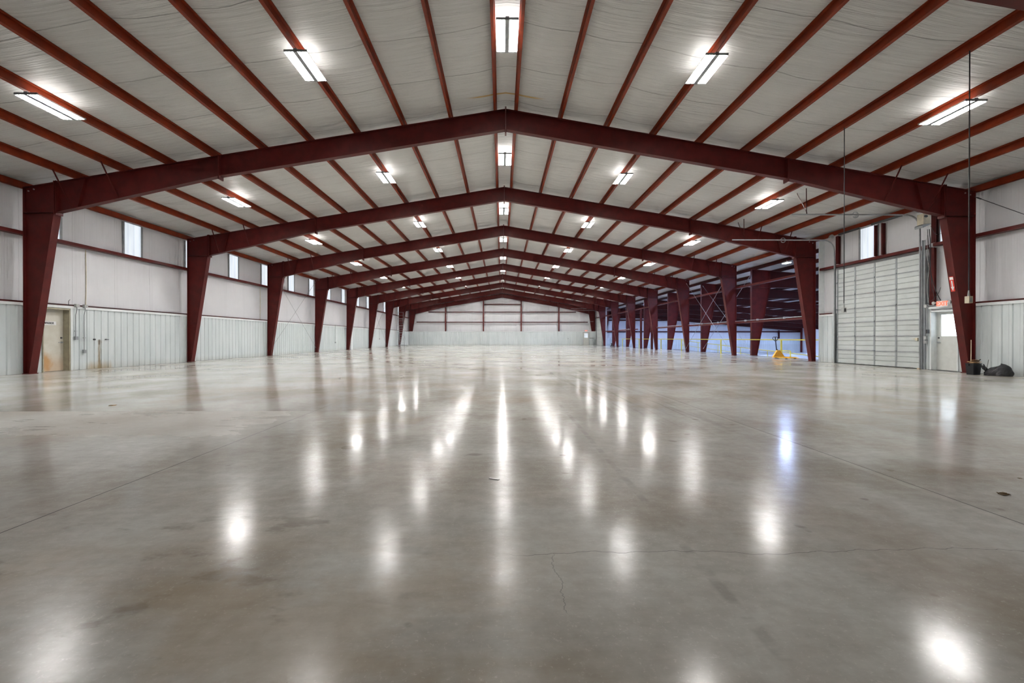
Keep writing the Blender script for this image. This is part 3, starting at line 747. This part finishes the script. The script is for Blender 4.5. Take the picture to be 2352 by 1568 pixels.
# ------------------------------------------------------------------ overhead doors
def overhead_door(label, y0, y1, h, far=False):
    t = thing('overhead_door', label, 'overhead door', (0, 0, 0))
    wd_ = y1 - y0; ns = 7; sh = h / ns; X0 = XC - .02
    for i in range(ns):
        z0 = .03 + i * sh; z1 = z0 + sh - .006
        m = MB(); prof = [(X0, z0)]
        for q in (1, 2):     # two pressed grooves
            g = z0 + sh * q / 3
            prof += [(X0, g - .024), (X0 + .022, g - .014), (X0 + .022, g + .006), (X0, g + .012)]
        prof += [(X0, z1), (X0 + .05, z1), (X0 + .05, z0)]
        m.prism(prof, 'y', y0, y1); sec = m.build('door_section', SLATM, t)
        if i < ns - 1 and i >= 0:
            MB().box(X0 - .022, X0 - .001, y0 + .02, y1 - .02, z1 - .03, z1 - .004).build('strut', ZINC, sec)
    for q in range(5):
        y = y0 + .04 + (wd_ - .08) * (q / 4)
        w2 = .04
        st = MB().box(X0 - .012, X0 - .0005, y - w2, y + w2, .035, h + .02).build('stile', GALV, t)
        for i in range(1, ns):
            z = .03 + i * sh
            MB().box(X0 - .055, X0 - .024, y - .035, y + .035, z - .03, z + .02).build('hinge', ZINC, st)
    for (y, s) in ((y0 - .03, -1), (y1 + .03, 1)):
        pth = [(15.33, y, .01), (15.33, y, 5.18)]
        for a in range(1, 9):
            th = a / 8 * PI / 2; pth.append((15.33 - .52 * (1 - math.cos(th)), y, 5.18 + .52 * math.sin(th)))
        pth += [(10.55, y, 5.70)]
        m = MB(); m.tube(pth, .028, 6)
        tr = m.build('track', ZINC, t)
        MB().box(15.36, 15.416, y - .012 + s * .05, y + .012 + s * .05, 0, 4.75).box(15.40, 15.416, y + s * .02, y + s * .13, 0, 4.75).build('track_angle', GALV, tr)
        if not far:
            hz = roof(11.4) - .02
            MB().bar((11.1, y, 5.70), (11.1, y + .02, hz + .05), .03, .006).bar((11.12, y, 5.74), (11.1, y + .55, hz + .03), .006, .03).build('hanger', REDD, tr)
            MB().tube([(12.92 + .11 * math.cos(a * PI / 6), y, 5.69 + .11 * math.sin(a * PI / 6)) for a in range(7, 19)], .014, 6).build('cable_hook', ZINC, tr)
    sh_ = MB(); sh_.cyl((15.20, y0 - .25, 5.86), (15.20, y1 + .25, 5.86), .014, 8); sf = sh_.build('torsion_shaft', ZINC, t)
    for a, b in ((.14, .47), (.62, .9)):
        m = MB(); n = 60; yy0, yy1 = y0 + wd_ * a, y0 + wd_ * b
        m.cyl((15.20, yy0, 5.86), (15.20, yy1, 5.86), .048, 12); m.build('spring', DARKM, sf)
    for y in (y0 - .06, y1 + .06):
        m = MB(); m.cyl((15.20, y - .045, 5.86), (15.20, y + .045, 5.86), .085, 16).cyl((15.20, y - .055, 5.86), (15.20, y - .04, 5.86), .10, 16); m.build('cable_drum', GREYP, sf)
    return t
od = overhead_door('large grey sectional overhead door in the right wall', RD0, RD1, RDH)
m = MB().box(XC - .09, XC - .035, RD0 + .10, RD0 + .20, 1.05, 1.16); m.bar((XC - .06, RD0 + .2, 1.1), (XC - .06, RD0 + .34, 1.13), .02); m.build('door_lock', CREAM, od)
overhead_door('distant pale sectional door at the far right, seen almost edge on', 70.2, 74.6, RDH, True)
# red framing posts around the near door
for y, z0, z1, lab in ((16.42, WT + .06, 4.43, 'dark red jamb post between overhead door and exit door'), (16.36, 4.60, 5.9, 'red stub post above the near end of the overhead door'), (21.12, 4.60, 5.9, 'wide red stub post above the far end of the overhead door'), (18.62, 4.58, 5.88, 'thin red stub post over the middle of the overhead door'), (18.98, 4.58, 5.88, 'thin red stub post right of the daylit panel over the door')):
    w2 = .03 if 17 < y < 20 else .09
    m = MB().box(15.50, 15.51, y - w2, y + w2, z0, z1).box(15.51, 15.665, y - .006, y + .006, z0, z1)
    tag(m.build('door_framing_post', RED), lab, 'post', 'red framing posts at the overhead door')
# opener
t = thing('door_opener', 'cream motor opener hanging at the near top corner of the overhead door', 'door opener', (15.16, 16.44, 5.42))
MB().box(-.10, .14, -.16, .10, -.16, .22).build('motor_box', CREAM, t)
m = MB(); m.prism([(-.085 + .07 * math.cos(a * PI / 8) + .07, .12 + .045 * math.sin(a * PI / 8)) for a in range(16)], 'y', -.166, -.1605); m.build('badge', BLACK, t)
m = MB(); m.prism([(-.16, -.22), (-.14, -.30), (.14, -.17), (.14, -.17 + .02), (-.12, -.18)], 'y', -.18, .14); m.build('cover_plate', GALV, t)
MB().cyl((.02, -.02, .22), (.02, -.02, .40), .02, 8).build('drive_arm', ZINC, t)
def cable(pts, r, label, mat=BLACK, name='cable', n=24, cat='cable', group=None):
    P = [Vector(p) for p in pts]; P = [P[0]] + P + [P[-1]]; out = []
    for i in range(1, len(P) - 2):
        for j in range(6):
            t_ = j / 6; a, b, c, d = P[i-1], P[i], P[i+1], P[i+2]
            out.append(.5 * ((2*b) + (c - a) * t_ + (2*a - 5*b + 4*c - d) * t_**2 + (3*b - a - 3*c + d) * t_**3))
    out.append(P[-2]); m = MB(); m.smooth = True; m.tube(out, r, 6)
    return tag(m.build(name, mat), label, cat, group)
g = 'loose cables beside the overhead door'
cable([(15.38, 16.40, 5.1), (15.40, 16.36, 4.4), (15.40, 16.36, 3.6), (15.40, 16.2, 2.95), (15.40, 15.98, 2.48)], .012, 'thick black cable drooping from the opener to the exit sign', BLACK, group=g)
cable([(15.33, 16.42, 5.1), (15.36, 16.36, 4.2), (15.36, 16.30, 3.3), (15.36, 16.2, 2.75), (15.36, 16.16, 2.52)], .008, 'thin dark cable curving just behind the thick black one', DARKM, group=g)
cable([(15.37, 16.46, 4.9), (15.41, 16.50, 4.1), (15.41, 16.43, 3.7), (15.41, 16.50, 3.1), (15.41, 16.46, 2.45)], .009, 'pale grey flexible cable on the dark red jamb post', GREYP, group=g)
cable([(15.38, 16.34, 5.2), (15.42, 16.22, 4.9), (15.42, 16.0, 4.85), (15.42, 15.8, 5.0)], .006, 'short dark cable looping across the daylit panel behind the column', DARKM, group=g)
cable([(15.44, 16.38, 2.5), (15.44, 16.25, 2.6), (15.44, 16.1, 2.75), (15.44, 16.02, 2.95)], .006, 'small black cable loop hanging left of the exit sign', BLACK, group=g)
# conduit group left of the exit door
t = thing('switch_conduit', 'grey conduit with switch boxes on the wall left of the exit door', 'conduit')
MB().tube([(15.395, 16.53, 2.28), (15.395, 16.53, 1.12)], .011, 8).tube([(15.395, 16.47, 2.28), (15.395, 16.47, 1.45)], .011, 8).tube([(15.395, 16.53, .95), (15.395, 16.53, .3)], .011, 8).build('pipe', ZINC, t)
MB().box(15.34, 15.41, 16.46, 16.56, 2.26, 2.38).build('junction_box', GREYP, t)
MB().box(15.34, 15.405, 16.48, 16.57, 1.10, 1.22).build('outlet_box', GREYP, t)
MB().box(15.34, 15.405, 16.48, 16.57, .95, 1.06).build('outlet_box', GREYP, t)
MB().box(15.33, 15.405, 16.40, 16.465, 1.32, 1.46).build('switch', BLACK, t)
MB().tube([(15.385, 16.5, 2.33), (15.385, 16.12, 2.33)], .011, 8).build('pipe', ZINC, t)
# wall outlet box above near right wainscot is on the drop cord
# ------------------------------------------------------------------ drop cords
for (x, y, lab) in ((PX[6], 9.2, 'nearer black drop cord with outlet box hanging at the right edge'), (PX[6], 12.6, 'farther black drop cord hanging in front of the overhead door')):
    t = thing('drop_cord', lab, 'drop cord', (x, y, 0), group='hanging power drops')
    MB().cyl((0, 0, 2.02), (0, 0, roof(x) + .01), .011, 8).build('cord', BLACK, t)
    MB().tube([(0, 0, 2.12), (0, 0, 2.03), (0, 0, 2.0)], [.012, .02, .022], 8).build('strain_relief', GREYP, t)
    b = MB().box(-.04, .04, -.045, .045, 1.86, 2.0).build('outlet_box', CREAM if y < 10 else GREYP, t)
    MB().box(-.022, .022, -.048, -.0455, 1.885, 1.975).build('outlet_face', GREYP if y < 10 else DARKM, b)

# ------------------------------------------------------------------ left wall conduits
def drop(y, z1, label, bend):
    t = thing('conduit_drop', label, 'conduit', (-XC + .05, y, 0), group='conduit drops on the left wall')
    MB().box(-.02, .06, -.07, .07, WT - .03, WT + .08).build('junction_box', GREYP, t)
    MB().tube([(.02, 0, WT - .03), (.02, 0, WT - .12), (.0, -bend, WT - .32), (.0, -bend, z1 + .12)], .012, 8).build('pipe', GALV, t)
    MB().box(-.02, .05, -bend - .055, -bend + .055, z1, z1 + .12).build('outlet_box', GALV, t)
    MB().box(-.01, .025, -bend - .04, -bend + .04, (z1 + WT) / 2 - .3, (z1 + WT) / 2 - .27).build('strap', ZINC, t)
drop(16.62, 1.09, 'shorter conduit drop with outlet box beside the compressor door', .03)
drop(16.95, .60, 'longer conduit drop with low outlet box beside the compressor door', .03)
drop(42.2, .7, 'thin conduit drop on left wall past the fourth frame', .02)
drop(57.4, 1.0, 'distant conduit drop on left wall past the sixth frame', .02)
cable([(-XC + .026, 15.2, WT + .035), (-XC + .026, 18.6, WT + .03), (-XC + .026, 22.3, WT + .025)], .008, 'dark cable run lying along the wainscot cap in the first left bay', DARKM, 'cable_run')
cable([(-XC + .026, 30.4, WT + .03), (-XC + .026, 50, WT + .03), (-XC + .026, 67.9, WT + .03)], .009, 'long grey pipe along the left wainscot cap past the third frame', GALV, 'pipe_run')
cable([(-XC + .026, 16.35, WT + .0), (-XC + .05, 16.33, WT + .16), (-XC + .05, 16.38, WT + .22)], .008, 'short bent pipe stub above the compressor door', DARKM, 'pipe_stub')
cable([(-XW + .02, 17.28, WT + .06), (-XW + .02, 17.30, 3.4), (-XW + .02, 17.28, 4.44)], .014, 'pale cable running up the left wall insulation beside the compressor door', CREAM, 'wall_cable')
cable([(-XW + .02, 29.6, WT + .06), (-XW + .02, 29.62, 3.4), (-XW + .02, 29.6, 4.44)], .014, 'pale cable up the left wall just before the third frame', CREAM, 'wall_cable')
m = MB().box(-XC + .03, -XC + .16, 46.3, 46.75, 0, WT - .1); tag(m.build('utility_box', TRIMW), 'tall pale boxed pipe cover on left wall past the fifth column', 'pipe cover')
m = MB().cyl((-XC + .03, 17.33, 1.10), (-XC + .09, 17.33, 1.10), .03, 10); tag(m.build('pipe_plug', BLACK), 'small black pipe plug on the wainscot left of the rust stain', 'pipe plug')
m = MB().cyl((-XC + .04, 17.86, 1.10), (-XC + .04, 17.98, 1.10), .012, 8).cyl((-XC + .0, 17.86, 1.10), (-XC + .05, 17.86, 1.10), .015, 8); tag(m.build('wall_hook', DARKM), 'small dark hook on the wainscot right of the rust stain', 'hook')
m = MB().box(-.03, .03, -.05, 0, -.06, .06); m.build('wall_switch', DARKM, None, (10.9, YC - .03, 1.1)); tag(bpy.data.objects['wall_switch'], 'small dark switch box on the far end wall wainscot', 'switch')
# shelf-like dark rail right of far exit door and cabinet
t = thing('wall_shelf', 'dark bracket shelf with pipe right of the far exit door', 'shelf', (14.75, YC - .06, 1.15))
MB().box(-.30, .30, -.16, 0, 0, .06).build('board', DARKM, t)
MB().tube([(-.28, -.03, .06), (-.28, -.03, 2.7), (-.24, -.03, 2.78), (.35, -.03, 2.78)], .02, 8).build('pipe', GREYP, t)
m = MB().box(15.12, 15.38, 74.95, 75.5, 0, .95); tag(m.build('electric_cabinet', GALV), 'dark grey cabinet in the far right corner beside the distant door', 'cabinet')

# ------------------------------------------------------------------ rolling ladder
t = thing('warehouse_ladder', 'tall grey rolling warehouse ladder beside the eighth left column', 'ladder', (-14.1, 64.6, 0), math.atan2(.90, 2.7))
H, RUN, HW = 4.0, 2.3, .33
def yz(z): return RUN * z / H
for s in (-1, 1):
    MB().bar((s*(HW + .03*0), 0, .22), (s * HW, yz(H), H), .035, .06).build('stringer', ZINC, t)
    MB().tube([(s*.42, .25, .9), (s*.40, yz(H) - .1, H + .95), (s*.40, yz(H) + .5, H + .95), (s*.40, yz(H) + .5, H)], .018, 6).build('handrail', GALV, t)
    MB().tube([(s*.62, RUN + .75, .15), (s*.40, RUN + .55, H)], .022, 6).build('rear_leg', GALV, t)
    MB().bar((s*.62, -.15, .15), (s*.62, RUN + .75, .15), .04, .05).build('base_rail', ZINC, t)
    MB().bar((s*.60, .5, .2), (s*.45, RUN + .6, 2.2), .025).build('brace', GALV, t)
    for yy in (-.1, RUN + .7):
        m = MB(); m.cyl((s*.62 - .02, yy, .065), (s*.62 + .02, yy, .065), .06, 12); m.build('caster', BLACK, t)
for i in range(15):
    z = .3 + i * (H - .3) / 15
    MB().box(-HW, HW, yz(z) - .08, yz(z) + .1, z - .012, z + .012).build('tread', ZINC, t)
MB().box(-.40, .40, yz(H) - .05, yz(H) + .55, H - .03, H + .02).build('platform', GALV, t)
MB().bar((-.62, -.15, .15), (.62, -.15, .15), .04, .05).bar((-.62, RUN + .75, .15), (.62, RUN + .75, .15), .04, .05).build('base_rail', ZINC, t)
MB().tube([(-.40, yz(H) + .5, H + .5), (.40, yz(H) + .5, H + .5)], .016, 6).tube([(-.40, yz(H) + .5, H + .95), (.40, yz(H) + .5, H + .95)], .018, 6).build('guard_bar', GALV, t)
for z in (1.0, 2.0, 3.0): MB().bar((-.55, RUN + .55 + .2 * (1 - z / H), z), (.55, RUN + .55 + .2 * (1 - z / H), z), .022).build('cross_bar', GALV, t)

# ------------------------------------------------------------------ pallet jacks
def pallet_jack(label, loc, rz, body, handle_mat):
    t = thing('pallet_jack', label, 'pallet jack', loc, rz)
    # local: forks along -y, handle at +y
    m = MB()
    m.prism([(-.34, .07), (.34, .07), (.30, .14), (.05, .44), (-.05, .44), (-.30, .14)], 'y', -.05, -.02)
    m.prism([(-.36, .05), (.36, .05), (.34, .12), (.09, .47), (.06, .47), (.28, .13), (-.28, .13), (-.06, .47), (-.09, .47), (-.34, .12)], 'y', -.07, .04)
    m.box(-.06, .06, -.06, .10, .40, .455).box(-.20, .20, -.02, .12, .09, .18)
    m.build('lift_frame', body, t)
    for s in (-1, 1):
        f = MB(); f.prism([(.0, .10), (-.98, .10), (-1.15, .055), (-1.15, .045), (-.95, .05), (0, .055)], 'x', s*.27 - .08, s*.27 + .08)
        f.build('fork', body, t)
        m = MB(); m.cyl((s*.27 - .05, -.93, .041), (s*.27 + .05, -.93, .041), .04, 12); m.build('load_wheel', BLACK, t)
    m = MB(); m.cyl((-.09, .10, .09), (-.03, .10, .09), .085, 14).cyl((.03, .10, .09), (.09, .10, .09), .085, 14); m.build('steer_wheel', BLACK, t)
    MB().cyl((0, .10, .12), (0, .10, .52), .05, 12).build('pump', handle_mat, t)
    MB().bar((0, .12, .45), (0, .20, 1.02), .045, .035).build('tiller', handle_mat, t)
    lp_ = [(0, .20, .97), (-.08, .205, 1.02), (-.155, .215, 1.10), (-.165, .22, 1.17), (-.12, .225, 1.215), (0, .227, 1.22), (.12, .225, 1.215), (.165, .22, 1.17), (.155, .215, 1.10), (.08, .205, 1.02)]
    h = MB(); h.tube(lp_, .018, 8, closed=True); h.bar((0, .20, .97), (0, .227, 1.22), .045, .03); h.build('handle_loop', handle_mat, t)
    return t
pallet_jack('yellow pallet jack with black loop handle past the second right column', (15.72, 26.0, 0), math.atan2(.15, .99), YELLOW, BLACK)
pallet_jack('small dark pallet jack with pale handle beside the seventh right column', (15.0, 62.6, 0), 1.2, DARKM, GREYP)

# ------------------------------------------------------------------ bin, bag and litter near the first right column
t = thing('trash_tub', 'black plastic tub full of cardboard at the foot of first right column', 'bin', (14.69, 14.17, 0), .12)
m = MB(); b0, b1, hh = .125, .150, .34
def sq(a, z, d=.75): return [(-a, -a*d, z), (a, -a*d, z), (a, a*d, z), (-a, a*d, z)]
m.add(sq(b0, .002) + sq(b1, hh) + sq(b1 + .012, hh) + sq(b1 + .012, hh + .02) + sq(b1 - .008, hh + .02) + sq(b0 - .01, .02),
      [(3,2,1,0)] + [(4*r+i, 4*r+(i+1)%4, 4*r+4+(i+1)%4, 4*r+4+i) for r in range(5) for i in range(4)] + [(20,21,22,23)])
m.build('tub', BLACK, t)
MB().bar((-.155, 0, .29), (-.16, 0, .335), .09, .015).bar((.155, 0, .29), (.16, 0, .335), .09, .015).build('handle', DARKM, t)
def board(pts, th, name, mat, label, cat, loc, group=None):
    m = MB(); m.prism(pts, 'z', 0, th); o = m.build(name, mat, None, loc); return tag(o, label, cat, group)
o = board([(-.17, -.10), (.13, -.12), (.16, .08), (-.02, .11), (-.15, .09)], .008, 'cardboard_flap', CARD, 'brown cardboard flap lying on top of the black tub', 'cardboard', (14.68, 14.14, .405)); o.rotation_euler = (.10, -.06, .1)
o = board([(-.13, -.08), (.15, -.07), (.12, .08), (-.12, .07)], .007, 'cardboard_flap', CARD, 'upper cardboard sheet tilted over the black tub', 'cardboard', (14.71, 14.15, .452)); o.rotation_euler = (-.10, .10, .5)
o = board([(-.105, -.075), (.105, -.075), (.105, .05), (-.105, .05)], .13, 'cardboard_box', CARD, 'crushed cardboard box filling the black tub', 'box', (14.69, 14.16, .25)); o.rotation_euler = (0, 0, .12)
m = MB().cyl((14.69, 14.245, .20), (14.72, 14.27, 1.09), .011, 8); tag(m.build('broom_handle', WOOD), 'pale wooden stick standing in the black tub', 'stick')
m = MB().cyl((14.84, 14.22, .375), (14.95, 14.20, .48), .014, 8); tag(m.build('tool_handle', BLACK), 'short black tool handle poking out right of the tub', 'tool handle')
# bin bag
def bag_mesh():
    m = MB(); m.smooth = True; nu, nv = 40, 18; rnd = random.Random(3)
    ph = [rnd.uniform(0, 6.28) for _ in range(12)]
    for j in range(nv + 1):
        v = j / nv
        for i in range(nu):
            a = 2 * PI * i / nu
            r = (1 - v ** 2.2) ** .5 if v < 1 else 0
            r = max(r, .02)
            rip = 1 + .10 * math.sin(5 * a + ph[0] + 3 * v) + .07 * math.sin(9 * a + ph[1] - 6 * v) + .04 * math.sin(17 * a + ph[2] + 9 * v)
            x = .29 * r * rip * math.cos(a); y = .21 * r * rip * math.sin(a)
            z = .33 * v * (1 + .22 * math.sin(1.2 * x * 10 + ph[3]) * (1 - v) + .15 * math.cos(a + .4))
            x += .07 * v
            m.v.append((x, y, max(.0, z)))
    for j in range(nv):
        for i in range(nu): m.f.append((j*nu+i, j*nu+(i+1)%nu, (j+1)*nu+(i+1)%nu, (j+1)*nu+i))
    m.f.append(tuple(range(nu - 1, -1, -1))); m.f.append(tuple(nv*nu+i for i in range(nu)))
    return m
def bag_mat():
    t = NT('black_bag_plastic'); h = t.noise((9, 9, 14), 5, .6)
    return t.bsdf((.018, .018, .022), .22, 0, .6, bump=h, bstr=.9, bdist=.05)
BAGM = bag_mat()
t = thing('garbage_bag', 'crumpled black garbage bag on the floor against the right wall', 'garbage bag', (15.00, 13.76, 0.001), -.75)
bag_mesh().build('bag', BAGM, t)
m = MB(); m.smooth = True
for q in range(5):
    a = q * 1.25; m.tube([(-.22, 0, .16), (-.27 + .03 * math.cos(a), .05 * math.sin(a), .22), (-.31 + .05 * math.cos(a), .09 * math.sin(a), .27 + .02 * q)], [.05, .035, .01], 6)
m.build('tied_neck', BAGM, t)
m = MB().cyl((15.02, 14.12, 0), (15.06, 14.06, .48), .006, 6); tag(m.build('wire_stub', DARKM), 'thin dark wire sticking up behind the garbage bag', 'wire')
m = MB().box(15.20, 15.26, 16.60, 16.68, 0.0, .05); tag(m.build('wood_block', WOOD), 'tiny pale wood block at the foot of the overhead door track', 'wood block')
# leaves and scraps
def leaf(name, label, cat, loc, s, mat, group=None, seed=0):
    r = random.Random(seed); m = MB(); m.smooth = False
    for q in range(5):
        a = r.uniform(0, 6.28); cx, cy = r.uniform(-.6, .6) * s, r.uniform(-.4, .4) * s
        p = [(cx + s * k * math.cos(a + b), cy + s * k * math.sin(a + b), r.uniform(.004, .30) * s) for b, k in ((0, .8), (1.6, .32), (3.14, .75), (4.7, .35))]
        vs = p + [(x, y, max(.0005, z - .004)) for x, y, z in p]
        m.add(vs, [(0,1,2,3), (7,6,5,4), (0,4,5,1), (1,5,6,2), (2,6,7,3), (3,7,4,0)])
    return tag(m.build(name, mat, None, loc), label, cat, group)
LEAFM = paint('dry_leaf', (.14, .085, .03), .7, vary=.3, scale=30)
leaf('dry_leaf', 'largest curled brown leaf on the floor at the right edge', 'leaf', (3.55, 3.31, 0), .045, LEAFM, 'dry leaves on the floor', 1)
leaf('dry_leaf', 'small dark crumb of leaf farthest back at the right edge', 'leaf', (4.10, 3.68, 0), .014, LEAFM, 'dry leaves on the floor', 2)
leaf('dry_leaf', 'small dark leaf scrap nearest the right picture edge', 'leaf', (3.66, 3.25, 0), .016, LEAFM, 'dry leaves on the floor', 3)
leaf('floor_scrap', 'tan scrap on the floor far left near the cross joint', 'scrap', (-6.75, 7.85, 0), .05, CARD, None, 4)
m = MB().box(-.045, .045, -.008, .008, .0005, .006); o = m.build('paper_scrap', WHITE, None, (-.195, 3.71, 0)); o.rotation_euler = (0, 0, -.5); tag(o, 'thin white scrap lying on the floor near the centre', 'scrap')
